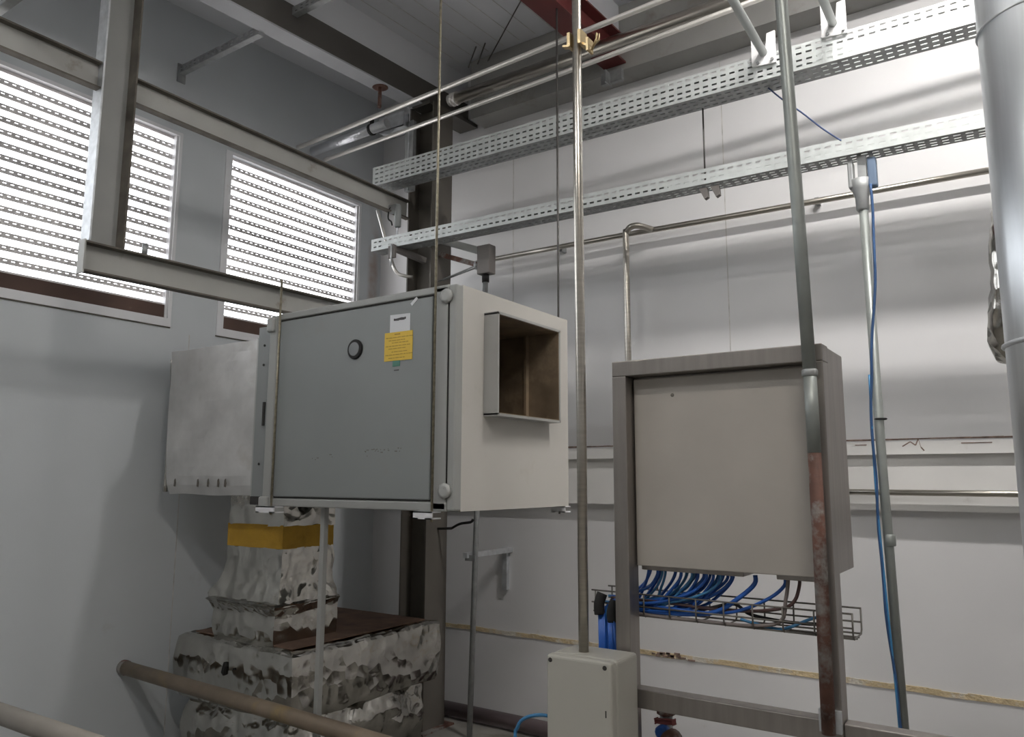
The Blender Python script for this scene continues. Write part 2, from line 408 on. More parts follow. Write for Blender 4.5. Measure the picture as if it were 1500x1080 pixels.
# top beam (U channel open to +x)
def rail(label, z0, z1, y0, y1, xw, xf, zs0, zs1, cat='beam'):
    r = thing('channel_beam', ((xw+xf)/2, y0, z0), label, cat)
    def zz(y, z, s0=0): return z
    m = MB()
    def slab(xa, xb, za, zb, mm):
        A = [(xa, y0, za+zs0), (xb, y0, za+zs0), (xb, y0, zb+zs0), (xa, y0, zb+zs0)]
        B = [(xa, y1, za+zs1), (xb, y1, za+zs1), (xb, y1, zb+zs1), (xa, y1, zb+zs1)]
        a = [mm.bm.verts.new(q) for q in A]; b = [mm.bm.verts.new(q) for q in B]
        mm.bm.faces.new(a); mm.bm.faces.new(b[::-1])
        for i in range(4): mm.bm.faces.new((a[i], a[(i+1) % 4], b[(i+1) % 4], b[i]))
    slab(xw, xw+.008, z0+.009, z1-.009, m); m.build('web', 'beam', r)
    m = MB(); slab(xw, xf, z1-.009, z1, m); m.build('flange', 'flange', r)
    m = MB(); slab(xw, xf, z0, z0+.009, m); m.build('flange', 'flange', r)
    return r
rail('upper grey channel beam left of the hanging post at the top left corner', 3.662, 3.807, .5, 1.851, -3.845, -3.80, .0, .0)
rail('upper grey channel beam between the hanging post and the corner column', 3.66, 3.805, 2.034, 4.195, -3.845, -3.80, .0, -.012)
lb = rail('lower grey channel beam running from the hanging post to behind the fan cabinet', 2.708, 2.862, 1.845, 4.195, -3.855, -3.795, .0, .03)
m = MB(); m.tube([(-3.81, 2.15, 2.862), (-3.81, 2.15, 2.925)], .014, 12); m.build('bolt_stub', 'galv_d', lb)
m = MB(); m.box(-3.86, -3.80, 1.838, 1.846, 2.70, 2.87); m.build('end_plate', 'beam', lb)
# hanging post
r = thing('channel_post', (-3.83, 1.94, 2.862), 'grey channel post hanging in front of the first louvred window', 'post')
m = MB(); m.box(-3.875, -3.866, 1.86, 2.025, 2.865, cz(1.94)); m.build('web', 'post', r)
m = MB(); m.box(-3.875, -3.79, 1.852, 1.861, 2.865, cz(1.86)); m.build('flange', 'galv', r)
m = MB(); m.box(-3.875, -3.79, 2.024, 2.033, 2.865, cz(2.02)); m.build('flange', 'flange', r)
# column
r = thing('steel_column', (-3.71, 4.31, 0), 'dark grey steel column standing in the corner behind the fan cabinet', 'column')
m = MB(); m.box(-3.602, -3.59, 4.20, 4.43, 0, 4.545); m.build('flange', 'column', r)
m = MB(); m.box(-3.83, -3.818, 4.20, 4.43, 0, 4.545); m.build('flange', 'column', r)
m = MB(); m.box(-3.818, -3.602, 4.31, 4.32, 0, 4.545); m.build('web', 'column', r)
m = MB(); m.box(-3.88, -3.54, 4.15, 4.48, 0, .012); m.build('base_plate', 'rust', r)
# rafter on the column, sloping up with the roof
r = thing('roof_rafter', (-3.76, 1.0, rz(1)-.215), 'steel roof rafter with shade in its colour running down to the column in the corner', 'beam')
def slopebox(m, xa, xb, ya, yb, d0, d1):
    m.prism([(ya, rz(ya)-d0), (yb, rz(yb)-d0), (yb, rz(yb)-d1), (ya, rz(ya)-d1)], 'x', xa, xb)
m = MB(); slopebox(m, -3.765, -3.72, -2.5, 4.79, .205, .0); m.build('web', 'rafter', r)
m = MB(); slopebox(m, -3.83, -3.70, -2.5, 4.19, .217, .205); m.build('flange', 'rafter_f', r)
m = MB(); slopebox(m, -3.80, -3.62, 4.19, 4.79, .235, .205); m.build('gusset', 'rafter', r)
m = MB(); slopebox(m, -3.80, -3.73, -2.5, 4.79, .0, -.249); m.build('spacer', 'ceil', r)
# red beam
m = MB(); slopebox(m, -2.35, -2.18, 2.9, 4.598, .20, .188); slopebox(m, -2.275, -2.255, 2.9, 4.598, .19, .012); slopebox(m, -2.35, -2.18, 2.9, 4.598, .012, .0)
rb = thing('red_beam', (-2.265, 3.75, rz(2.9)-.2), 'red painted steel beam under the ceiling above the pipes', 'beam')
m.build('beam_section', 'red', rb)
m = MB(); slopebox(m, -2.30, -2.23, 2.9, 4.598, .0, -.249); m.build('spacer', 'ceil', rb)
m = MB(); m.box(-2.36, -2.20, 4.565, 4.598, 4.46, 4.545); m.box(-2.30, -2.29, 4.50, 4.598, 4.44, 4.53)
tag(m.build('angle_bracket', 'galv_d'), 'small galvanized angle bracket under the red beam end at the back wall', 'bracket')
# slotted struts high on the left
def strut(label, x0, x1, y, z, plate=True, h=.05):
    rr = thing('slotted_strut', (x0, y, z), label, 'strut')
    mm = MB()
    sheet(mm, (x0, y-.02, z), (1, 0, 0), (0, 0, 1), x1-x0, h, [h*.3, h*.7], .05, .025, .008)
    mm.bm.normal_update(); mm.build('slotted_face', 'galv_d', rr, solid=.002)
    mm = MB(); mm.box(x0, x1, y-.02, y+.02, z-.002, z); mm.box(x0, x1, y-.02, y+.02, z+h, z+h+.002); mm.build('channel_lips', 'galv_d', rr)
    if plate:
        mm = MB(); mm.box(x0-.001, x0+.01, y-.03, y+.03, z-.06, z+.07); mm.build('end_plate', 'galv_d', rr)
    return rr
strut('slotted galvanized strut from the left wall to the roof rafter', WX+.002, -3.832, 2.81, 4.455)
strut('slotted galvanized strut on the ceiling side of the roof rafter at the top edge', -3.715, -2.2, 2.97, 4.628, plate=False)
strut('pale strut end at the top left corner above the upper beam', -4.68, -3.2, 1.38, 3.84, plate=True, h=.06)

# ------------------------------------------------------------------ overhead pipes
def pipe(name, label, pts, r, m, cat='pipe', smooth=0, seg=16, group=None):
    mm = MB().tube(pts, r, seg, smooth)
    return tag(mm.build(name, m), label, cat, group)
pipe('steel_pipe', 'upper thin steel pipe crossing the rafter beneath the ceiling', [(-4.62, 3.78, 4.27), (-2.15, 3.78, 4.36), (.9, 3.78, 4.46)], .017, 'ss_br')
pipe('steel_pipe', 'lower thin steel pipe passing just above the top perforated cable tray', [(-4.55, 4.0, 4.232), (-2.5, 4.0, 4.28), (.9, 4.0, 4.40)], .016, 'ss_br')
r = thing('large_pipe', (-1.2, 4.22, 4.51), 'large stainless pipe with stepped end cap below the eave beam', 'pipe')
MB().tube([(-3.38, 4.22, 4.513), (1.0, 4.22, 4.53)], .043, 24).build('pipe_body', 'ss', r)
MB().lathe((-3.46, 4.22, 4.512), [(.03, 0), (.043, .006), (.043, .03), (.05, .032), (.05, .045), (.044, .047), (.044, .06), (.05, .062), (.05, .08)], 24, 'x').build('end_cap', 'ss_br', r)
pipe('foil_pipe', 'foil wrapped pipe between the upper beam and the galvanized bracket', [(-4.6, 3.92, 4.285), (-3.80, 3.92, 4.305)], .036, 'foil_p', seg=20)
for x in (-3.10, -3.02):
    m = MB(); m.tube([(x, 3.99, 4.56), (x+.02, 4.05, 4.72+.02)], .005, 8)
    tag(m.build('hanger_rod', 'rod_d'), 'short dark hanger rod above the large pipe, %s of the pair' % ('left' if x < -3.05 else 'right'), 'rod', 'short hanger rods above the large pipe')
m = MB(); m.tube([(-2.66, 4.05, 5.0), (-3.60, 4.77, 4.99)], .005, 8)
tag(m.build('brace_wire', 'rod_d'), 'thin slanting brace wire under the ceiling left of the red beam', 'wire')

# galvanized bracket group on the column top
m = MB(); m.box(-4.02, -3.77, 4.06, 4.19, 4.34, 4.348); m.box(-4.02, -3.77, 4.06, 4.066, 4.34, 4.46); m.prism([(-4.02, 4.34), (-3.85, 4.34), (-3.9, 4.30), (-4.0, 4.33)], 'y', 4.06, 4.07); m.box(-4.02, -3.83, 4.18, 4.19, 4.34, 4.50)
tag(m.build('plate_bracket', 'galv'), 'folded galvanized plate bracket beside the column top behind the thin pipes', 'bracket')
m = MB(); m.lathe((-3.97, 3.92, 4.298), [(.041, 0), (.044, .002), (.044, .022), (.041, .024)], 20, 'x'); m.box(-3.965, -3.95, 3.905, 3.935, 4.34, 4.40)
tag(m.build('band_clip', 'black'), 'dark band clip around the end of the foil wrapped pipe', 'clip')
r = thing('strut_post', (-3.79, 4.14, 3.85), 'short vertical galvanized strut on the column front between pipes and tray', 'strut')
MB().box(-3.835, -3.755, 4.155, 4.195, 3.86, 4.42, .004).build('channel', 'galv_d', r)
MB().box(-3.80, -3.79, 4.150, 4.156, 3.86, 4.40).build('slot_line', 'galv', r)
dz = rz(3.8)-.217
r = thing('pipe_drop', (-3.765, 3.80, 4.36), 'rusty brown drop stub under a stained disc on the rafter', 'pipe')
MB().tube([(-3.765, 3.80, 4.37), (-3.765, 3.80, dz-.004)], .014, 14).build('stub', 'rust', r)
MB().lathe((-3.765, 3.80, dz-.005), [(.05, 0), (.06, .005)], 24).build('stained_disc', 'rust', r)

# ------------------------------------------------------------------ cable trays
def tray(label, x0, x1, y0, z0, h, w, rows_f, rows_u, tl, tr, lid, pitch=.05, slot=.029, sw=.0105):
    rr = thing('cable_tray', (x0, y0, z0), label, 'cable tray')
    d = Vector((x1-x0, 0, tr-tl)); L = d.length; d.normalize()
    o = Vector((x0, y0, z0+tl))
    mm = MB(); sheet(mm, o, d, (0, 0, 1), L, h, rows_f, pitch, slot, sw)
    mm.build('side_wall', 'tray', rr, solid=.002)
    mm = MB(); sheet(mm, o, d, (0, 1, 0), L, w, rows_u, pitch, slot, sw, off=.012)
    mm.build('tray_base', 'galv_d', rr, solid=.002)
    mm = MB(); sheet(mm, o+Vector((0, w, 0)), d, (0, 0, 1), L, h, rows_f, pitch, slot, sw)
    mm.build('side_wall', 'tray', rr, solid=.002)
    MB().box(x0+.01, x0+lid, y0+.002, y0+w-.002, z0+h-.004+min(tl, tr), z0+h-.001+min(tl, tr)).build('lid', 'galv_d', rr)  # unseen lid added so the tray inside and its slots go dark
    return rr
tray('upper wide perforated cable tray with four rows of slots', -3.91, .35, 3.90, 3.79, .142, .15, [.022, .052, .090, .122], [.03, .075, .12], .045, -.01, 3.1)
tray('lower narrow perforated cable tray with two rows of slots', -3.955, .35, 3.95, 3.30, .088, .12, [.026, .062], [.03, .065, .095], .06, -.012, 2.3)
m = MB(); m.tube([(-1.43, 4.01, 3.36), (-1.43, 4.01, 3.79)], .005, 8)
tag(m.build('hanger_rod', 'rod_d'), 'thin hanger rod between the two perforated trays', 'rod')
r = thing('tray_clamp', (-1.41, 3.98, 3.25), 'pair of small angle clamps under the lower perforated tray', 'clamp')
for x in (-1.45, -1.385): MB().prism([(x, 3.30), (x+.045, 3.30), (x+.05, 3.245), (x+.03, 3.235)], 'y', 3.96, 3.99).build('angle_piece', 'isol', r)
m = MB().tube([(-1.06, 4.0, 3.80), (-.98, 3.99, 3.70), (-.89, 3.97, 3.60), (-.79, 3.96, 3.48), (-.70, 3.95, 3.385)], .004, 8, 4)
tag(m.build('dangling_cable', 'navy'), 'thin dark blue cable dangling from the upper tray to the lower tray', 'cable')
# arms on white plates
for i, (xa, xb, px, pz, w) in enumerate(((-1.02, -1.045, -1.045, 3.945, .125), (-.68, -.695, -.692, 3.99, .118))):
    rr = thing('tube_bracket', (px, 3.88, pz), 'tube arm on a white plate on the upper tray, ' + ('left of the pale conduit' if i == 0 else 'right of the pale conduit'), 'bracket', 'tube arms holding the upper tray')
    MB().tube([(xa, 2.75, cz(2.75)-.024), (xa, 2.8, pz+.06), (xa, 2.87, pz), (xa, 3.0, pz), (xb, 3.882, pz-.005)], .021, 16).build('tube_arm', 'conduit', rr)
    p = MB(); hw = w/2
    p.prism([(px-hw, pz-.065), (px+hw, pz-.075), (px+hw, pz+.105), (px+.02, pz+.10), (px+.012, pz+.02), (px-.024, pz+.01), (px-hw+.012, pz+.12), (px-hw, pz+.115)], 'y', 3.884, 3.897)
    p.build('fork_plate', 'white', rr)
    for q in (-.03, .045): MB().lathe((px+q, 3.874, pz-.055), [(.008, 0), (.008, .01)], 8, 'y').build('bolt', 'galv_d', rr)

# wall pipes ------------------------------------------------------------
r = thing('wall_pipe', (-2.2, 4.72, 3.38), 'brown steel pipe along the back wall with an elbow dropping to the control box', 'pipe')
MB().tube([(-3.50, 4.70, 3.392), (-2.248, 4.715, 3.39), (-1.393, 4.72, 3.376), (.6, 4.72, 3.35)], .0185, 16).build('run', 'ss', r)
MB().tube([(-2.06, 4.70, 3.385), (-2.12, 4.62, 3.40), (-2.17, 4.60, 3.395), (-2.20, 4.60, 3.36), (-2.207, 4.60, 3.28), (-2.205, 4.60, 2.25), (-2.205, 4.62, 2.13), (-2.205, 4.68, 2.10), (-2.205, 4.80, 2.10)], .021, 16, 5).build('drop_elbow', 'ss', r)
for x in (-2.8, -1.0, .1): MB().box(x-.012, x+.012, 4.735, 4.80, 3.365, 3.40).build('pipe_clip', 'galv_d', r)
r = thing('low_wall_pipe', (-.4, 4.69, 1.62), 'thin dark steel pipe across the white band on the back wall', 'pipe')
MB().tube([(-1.25, 4.69, 1.637), (.9, 4.69, 1.632)], .0165, 16).build('run', 'ss', r)
for x in (-1.2, .2): MB().box(x-.01, x+.01, 4.70, 4.745, 1.62, 1.65).build('pipe_clip', 'galv_d', r)

# conduit pole to the lower tray with blue cable ----------------------------
r = thing('conduit_pole', (-.60, 4.0, 0), 'grey conduit pole from the lower tray down past the right of the control box', 'conduit')
MB().tube([(-.627, 4.0, 3.06), (-.618, 4.0, 1.75), (-.59, 4.0, 0)], .0215, 16).build('pipe_shaft', 'conduit_w', r)
p = MB(); p.lathe((-.63, 4.0, 3.02), [(.024, 0), (.03, .01), (.032, .07), (.045, .11), (.05, .16)], 16); p.box(-.685, -.66, 3.97, 4.03, 3.14, 3.28, .006); p.box(-.64, -.60, 3.98, 4.02, 3.18, 3.30); p.build('conduit_head', 'galv_d', r)
MB().box(-.595, -.555, 3.97, 4.02, 3.13, 3.28, .008).build('plug', 'bluegrey', r)
MB().lathe((-.606, 4.0, 1.40), [(.0225, 0), (.025, .003), (.025, .05), (.0225, .053)], 16).build('coupler', 'conduit_w', r)
MB().lathe((-.612, 4.0, 1.985), [(.026, 0), (.03, .004), (.026, .008)], 14).build('cable_tie', 'black', r)
cab = []
for i in range(27):
    t = i/26; z = 3.14-3.10*t
    px = -.618+.02*max(0, (t-.45)) + (.0)
    ph = 2.0*PI*(0) 
    off = .034 if z > 2.75 else (.034-.062*min(1, (2.75-z)/.65) if z > 1.2 else -.028+.05*min(1, (1.2-z)/.9))
    cab.append((px+off+.003*math.sin(i*1.7), 3.972-.004*(i % 2), z))
m = MB().tube(cab, .0065, 8, 3)
tag(m.build('pole_cable', 'pblue'), 'blue cable winding down along the grey conduit pole', 'cable')
m = MB().tube([(-.607, 3.965, 1.60), (-.60, 3.965, .9), (-.607, 3.965, .04)], .0045, 8, 3)
m.bm.verts.ensure_lookup_table()
m = MB().tube([(-.645, 3.972, 2.2), (-.648, 3.97, 1.7), (-.634, 3.97, 1.2), (-.618, 3.968, .8), (-.60, 3.968, .04)], .005, 8, 5)
tag(m.build('pole_cable', 'lblue'), 'lighter blue thin cable beside the lower half of the grey conduit pole', 'cable')

# ------------------------------------------------------------------ spiral duct at the right edge
r = thing('round_duct', (.10, 2.95, 0), 'shiny round metal duct standing at the right edge', 'duct')
rp = []
MB().lathe((.10, 2.95, 0), [(.168, 0), (.168, cz(2.95)-.02)], 64).build('duct_body', 'spiral', r)
for z in (3.215, 2.14):
    p = MB(); pts = [(.10+.171*math.cos(a), 2.95+.171*math.sin(a), z+.01*math.cos(a)) for a in [2*PI*k/40 for k in range(41)]]
    p.tube(pts, .0035 if z > 3 else .008, 8); p.build('strap', 'galv', r)
m = MB(); n = 48
rings = []
for (rad, x) in ((.05, -.13), (.25, -.135), (.29, -.115), (.305, -.07), (.30, .0), (.30, .25), (.29, 1.2), (.29, 3.13)):
    ring = []
    for k in range(n):
        a = 2*PI*k/n; p = Vector((x+.035+.02*math.sin(a), 3.46+rad*math.cos(a)*.95, 2.455+rad*math.sin(a)*1.06))
        p += .022*Vector(noise.noise_vector(p*7)) + .01*Vector(noise.noise_vector(p*19))
        ring.append(m.bm.verts.new(p))
    rings.append(ring)
for i in range(len(rings)-1):
    for k in range(n): m.bm.faces.new((rings[i][k], rings[i][(k+1) % n], rings[i+1][(k+1) % n], rings[i+1][k]))
m.bm.faces.new(rings[0]); m.bm.faces.new(rings[-1])
tag(m.build('insulated_duct', 'foil', smooth=True), 'crumpled foil insulated duct end behind the round metal duct', 'duct')

# ------------------------------------------------------------------ fan cabinet
FX0, FX1, FY0, FY1, FZ0, FZ1 = -3.40, -2.16, 2.713, 3.72, 1.557, 2.597
fc = thing('fan_cabinet', ((FX0+FX1)/2, (FY0+FY1)/2, FZ0), 'large grey fan cabinet hung on rods with a square open duct in its cream side', 'air handling unit')
B = lambda *a, **k: MB().box(*a, **k)
# shell
p = MB(); t = .03
p.box(-3.47, FX1-.012, FY0+.02, FY1, FZ1-.03, FZ1-.004); p.box(-3.47, FX1-.012, FY0+.02, FY1, FZ0, FZ0+.03); p.box(-3.47, FX1-.02, FY1-.03, FY1, FZ0+.03, FZ1-.03)
p.box(-3.47, -3.44, FY0+.04, FY1-.03, FZ0+.03, FZ1-.03); p.build('shell', 'box_grey', fc)
B(-3.385, -2.30, FY0-.004, FY0+.03, 1.607, 2.553, bev=.006).build('door', 'box_grey', fc)
p = MB(); p.box(-3.39, -2.29, FY0+.004, FY0+.02, 1.600, 2.562); p.build('door_gasket', 'dark', fc)
B(-3.47, -3.395, FY0-.012, FY0+.06, FZ0-.005, FZ1-.005, bev=.014, seg=3).build('corner_post', 'box_post', fc)
B(-2.290, FX1-.045, FY0-.006, FY0+.06, FZ0+.005, FZ1-.008, bev=.006).build('corner_post', 'box_post', fc)
B(FX1-.042, FX1+.002, FY0-.004, FY0+.05, FZ0+.003, FZ1-.003, bev=.008).build('corner_edge', 'box_post', fc)
B(FX1-.0445, FX1-.0415, FY0-.0065, FY0+.01, FZ0+.09, FZ1-.09).build('corner_groove', 'dark', fc)
B(-3.395, -2.20, FY0-.006, FY0+.045, 2.562, FZ1, bev=.006).build('top_rail', 'box_post', fc)
B(-3.395, -2.20, FY0-.006, FY0+.045, FZ0, 1.598, bev=.006).build('bottom_rail', 'box_post', fc)
# side panel with hole
OY0, OY1, OZ0, OZ1 = 2.93, 3.50, 2.0, 2.49
p = MB(); xa, xb = FX1-.03, FX1
p.box(xa, xb, FY0+.046, OY0, FZ0, FZ1); p.box(xa, xb, OY1, FY1, FZ0, FZ1); p.box(xa, xb, OY0, OY1, FZ0, OZ0); p.box(xa, xb, OY0, OY1, OZ1, FZ1)
p.build('side_panel', 'box_side', fc)
col = MB(); w = .008; xo = FX1+.082
for (a, b, c, d) in ((OY0-.004, OY0+w, OZ0, OZ1), (OY1-w, OY1+.004, OZ0, OZ1), (OY0-.004, OY1+.004, OZ1-w, OZ1+.004), (OY0-.004, OY1+.004, OZ0-.004, OZ0+w)):
    col.box(FX1-.03, xo, a, b, c, d)
cl = col.build('outlet_collar', 'collar', fc)
li = MB(); xi = FX1-.75
li.box(xi, xo-.004, OY0+w, OY0+w+.004, OZ0+w, OZ1-w); li.box(xi, xo-.004, OY1-w-.004, OY1-w, OZ0+w, OZ1-w)
li.box(xi, xo-.004, OY0+w, OY1-w, OZ1-w-.004, OZ1-w); li.box(xi, xo-.004, OY0+w, OY1-w, OZ0+w, OZ0+w+.004); li.box(xi, xi+.004, OY0+w, OY1-w, OZ0+w, OZ1-w)
li.build('duct_lining', 'liner', fc)
p = MB(); p.box(FX1-.125, FX1-.11, OY1-w-.03, OY1-w-.004, OZ0+.012, OZ1-.012); p.box(FX1-.125, FX1-.11, OY0+.012, OY1-.012, OZ0+.012, OZ0+.03); p.build('inner_flange', 'liner', fc)
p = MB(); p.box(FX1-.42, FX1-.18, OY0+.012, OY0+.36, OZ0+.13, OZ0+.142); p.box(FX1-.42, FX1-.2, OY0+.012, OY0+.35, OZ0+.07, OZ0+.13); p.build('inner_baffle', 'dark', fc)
# left filter section
B(-3.60, -3.47, FY0+.022, FY1, FZ0+.03, FZ1-.05).build('end_section', 'box_grey', fc)
B(-3.53, -3.515, FY0+.014, FY0+.024, 1.99, 2.12).build('slot_handle', 'dark', fc)
for z in (1.78, 2.33, 2.44): MB().lathe((-3.545, FY0+.0215, z), [(.007, -.004), (.007, .001)], 8, 'y').build('screw', 'dark', fc)
B(-3.60, -3.50, FY0+.016, FY0+.03, 1.56, 1.605).build('dark_notch', 'dark', fc)
# viewing port
vp = MB().lathe((-2.80, FY0-.016, 2.345), [(.046, 0), (.05, .004), (.05, .012)], 28, 'y').build('viewing_port', 'black', fc)
MB().lathe((-2.80, FY0-.019, 2.345), [(.034, 0), (.036, .003)], 28, 'y').build('port_glass', 'glass', vp)
# stickers
def quad(x0, x1, z0, z1, d, m, name, parent, sh=0):
    q = MB(); q.prism([(x0, z0), (x1, z0+sh), (x1, z1+sh), (x0, z1)], 'y', FY0-.0045-d, FY0-.0035)
    return q.build(name, m, parent)
sw_ = quad(-2.568, -2.438, 2.386, 2.492, .0012, 'sticker_w', 'white_label', fc, -.004)
random.seed(3)
q = MB(); x = -2.543
for i in range(9):
    w = .006+.004*random.random(); z = 2.465+.0*i; q.box(x, x+w, FY0-.0068, FY0-.005, z-.004*random.random()-.002, z+.005+.004*random.random()); x += w+.0015
q.build('printed_line', 'ink', sw_)
sy = quad(-2.600, -2.420, 2.265, 2.405, .0024, 'sticker_y', 'yellow_label', fc, -.002)
q = MB()
q.box(-2.535, -2.50, FY0-.0078, FY0-.006, 2.390, 2.396)
for k, z in enumerate((2.376, 2.362, 2.350, 2.335, 2.322, 2.306, 2.292, 2.276)):
    x = -2.592+.02*((k*7) % 3)
    while x < -2.44-.015*((k*5) % 3):
        w = .008+.018*random.random(); q.box(x, x+w, FY0-.0076, FY0-.006, z, z+.0035); x += w+.005
q.build('printed_line', 'ink_y', sy)
quad(-2.545, -2.498, 2.236, 2.268, .0014, 'sticker_g', 'green_label', fc)
quad(-2.535, -2.505, 2.216, 2.220, .001, 'ink', 'faint_print', fc)
q = MB(); q.beam((-2.432, FY0-.0055, 2.527), (-2.395, FY0-.0055, 2.556), .003, .016); q.build('torn_tape', 'sticker_w', fc)
# scuffs on the door
for i in range(26):
    x = -3.2+.85*random.random(); z = 1.80+.03*random.random()-.02*abs(x+2.75)
    if random.random() < .6: x = -2.72+.25*random.random(); z = 1.825+.018*random.random()
    MB().box(x, x+.004+.014*random.random()**2, FY0-.0046, FY0-.0038, z, z+.003+.002*random.random()).build('scuff_mark', 'column', fc)
# corner caps and brackets
def cap(x, z, r_=.036):
    q = MB(); q.lathe((x, FY0-.022, z), [(r_*.6, 0), (r_, .005), (r_, .018)], 8, 'y'); return q.build('corner_cap', 'cap', fc)
cap(-2.212, 2.540); cap(-2.207, 1.648)
q = MB(); q.box(-3.475, -3.42, FY0-.03, FY0+.01, 2.50, 2.578, .01); q.build('corner_cap', 'cap', fc)
q = MB(); q.box(-3.475, -3.405, FY0-.03, FY0+.02, FZ0-.012, FZ0+.05, .01); q.build('corner_cap', 'cap', fc)
for (xa, xb, ya, yb) in ((-2.36, -2.25, FY0-.045, FY0+.02), (-3.47, -3.32, FY0-.045, FY0+.02), (-2.25, -2.16, FY1-.04, FY1+.02), (-3.47, -3.37, FY1-.04, FY1+.02)):
    q = MB(); q.box(xa, xb, ya, yb, FZ0-.006, FZ0); q.box(xa, xb, ya, ya+.006, FZ0-.034, FZ0); q.box(xa, xa+.03, ya, yb, FZ0-.034, FZ0-.028); q.box(xb-.04, xb, ya, yb, FZ0-.034, FZ0-.028)
    q.build('hanger_bracket', 'frame_w', fc)
# suspension rods
for lab, x, y, zt in (('at the front right corner of the fan cabinet', -2.264, 2.685, cz(2.69)), ('at the back right corner of the fan cabinet', -2.222, 3.725, rz(3.7)-.2),
                      ('at the front left corner of the fan cabinet', -3.365, 2.685, 2.78)):
    q = MB().tube([(x, y, FZ0-.045), (x+.002, y, zt)], .0062, 8)
    tag(q.build('threaded_rod', 'rod' if y < 3 else 'rod_d'), 'threaded suspension rod ' + lab, 'rod', 'suspension rods of the fan cabinet')
# support leg
r = thing('support_leg', (-3.07, 2.79, 0), 'thin grey tube leg standing under the fan cabinet in front of the foil duct', 'leg')
B(-3.085, -3.055, 2.775, 2.805, .008, FZ0, bev=.003).build('tube', 'box_post', r)
B(-3.12, -3.02, 2.74, 2.84, 0, .008).build('foot_plate', 'galv_d', r)

# ------------------------------------------------------------------ insulated duct
du = thing('foil_duct', (-3.95, 3.2, 0), 'foil insulated square duct with a yellow band going down behind the fan cabinet', 'duct')
# plenum elbow: front profile with leaning bulged left side
secs = []
for i in range(17):
    t = i/16; z = 1.605+(2.485-1.605)*t
    bul = .035*math.sin(PI*min(1, t*1.1))
    xl = -4.44-.02*t+.0
    ins = .03*max(0, (.08-t)/.08)
    secs.append((xl+ins*.3, -3.605, 2.742+ins+.0, 3.60, z))
MB().loft(secs, 14, .010, 4.5, 3, 1).build('plenum_elbow', 'foil_m', du)
q = MB()
for i in range(9):
    t = i/8; pass
q.tube([(-4.452, 2.752, 1.62), (-4.475, 2.77, 1.9), (-4.482, 2.775, 2.2), (-4.462, 2.752, 2.44)], .014, 8, 4); q.build('taped_edge', 'foil', du)
q = MB(); q.box(-3.612, -3.598, 2.736, 3.6, 1.60, 2.49); q.build('edge_trim', 'collar', du)
for x in (-4.33, -4.10, -4.0, -3.905, -3.84):
    q = MB(); q.prism([(x, 1.655), (x+.014, 1.652), (x+.018, 1.675), (x+.010, 1.70), (x+.002, 1.69)], 'y', 2.729, 2.7335); q.build('smudge_mark', 'column', du)
VX0, VX1, VY0, VY1 = -4.155, -3.645, 3.0, 3.39
secs = [(VX0+.01, VX1+.005, VY0, VY1, z) for z in (1.425, 1.46, 1.50, 1.55, 1.60, 1.66)]
MB().loft(secs, 26, .009, 9, 1).build('neck', 'foil', du, crease=True)
secs = [(VX0, VX1, VY0, VY1, z) for z in (1.298, 1.34, 1.39, 1.432)]
MB().loft(secs, 12, .004, 8, 2).build('yellow_band', 'yband', du)
prof = [(1.30, 0, 0), (1.27, .01, .0), (1.20, .015, .0), (1.13, .02, .005), (1.08, .045, .012), (1.04, .085, .03), (1.01, .10, .035), (.985, .085, .04)]
secs = [(VX0-a, VX1+b, VY0-b*1.2, VY1+.01, z) for z, a, b in prof][::-1]
MB().loft(secs, 30, .015, 8, 5).build('flared_section', 'foil', du, crease=True)
secs = [(VX0-.03-a, VX1+.02+a, VY0-.05-a, VY1+.03, z) for z, a in ((.76, -.01), (.80, .0), (.86, .005), (.93, .0), (.975, .02), (.99, .035), (1.0, .02))]
MB().loft(secs, 30, .010, 7, 8).build('transition_collar', 'foil', du, crease=True)
secs = [(-4.45-a, -3.40+a, 2.90-a, 4.12, z) for z, a in ((.40, -.02), (.43, -.005), (.46, .0), (.50, .006), (.54, .009), (.58, .011), (.62, .012), (.66, .01), (.70, .005), (.745, -.004), (.765, -.03))]
bs = MB().loft(secs, 44, .013, 5, 11, 2).build('base_section', 'foil', du, crease=True)
q = MB(); q.box(-4.36, -3.475, 2.96, 4.07, .770, .778); q.build('dusty_top', 'dust', du)
q = MB(); q.prism([(-3.975, .60), (-3.955, .585), (-3.945, .635), (-3.955, .66), (-3.965, .64)], 'y', 2.875, 2.895); q.build('torn_hole', 'black', du)
q = MB(); q.prism([(-3.87, .63), (-3.858, .628), (-3.862, .640)], 'y', 2.875, 2.895); q.build('torn_hole', 'black', du)
secs = [(-4.36-a, -3.50+a, 2.98-a, 4.06, z) for z, a in ((.0, .0), (.1, .03), (.22, .06), (.30, .05), (.37, .02), (.41, .0))]
MB().loft(secs, 40, .028, 6, 15, 4).build('lower_wrap', 'foil', du, crease=True)

# ------------------------------------------------------------------ control box on its frame
r = thing('control_stand', (-.865, 2.5, 0), 'brushed stainless control enclosure mounted on a square tube stand', 'electrical cabinet')
lt = {}
B(-1.216, -1.163, 2.40, 2.475, 0, 2.055, bev=.003).build('leg', 'ss_frame', r)
B(-.560, -.515, 2.40, 2.475, 0, 2.055, bev=.003).build('leg', 'ss_frame', r)
B(-1.216, -.515, 2.40, 2.475, 2.055, 2.108, bev=.003).build('top_rail', 'ss_frame', r)
B(-1.163, -.560, 2.41, 2.465, .965, 1.025, bev=.003).build('cross_rail', 'ss_frame', r)
B(-.514, .55, 2.41, 2.465, .963, 1.023, bev=.003).build('cross_rail', 'ss_frame', r)
B(-1.214, -.517, 2.476, 2.69, 1.425, 2.106, bev=.004).build('enclosure', 'ss_frame', r)
B(-1.158, -.565, 2.452, 2.477, 1.413, 2.048, bev=.003).build('door', 'ss_box', r)
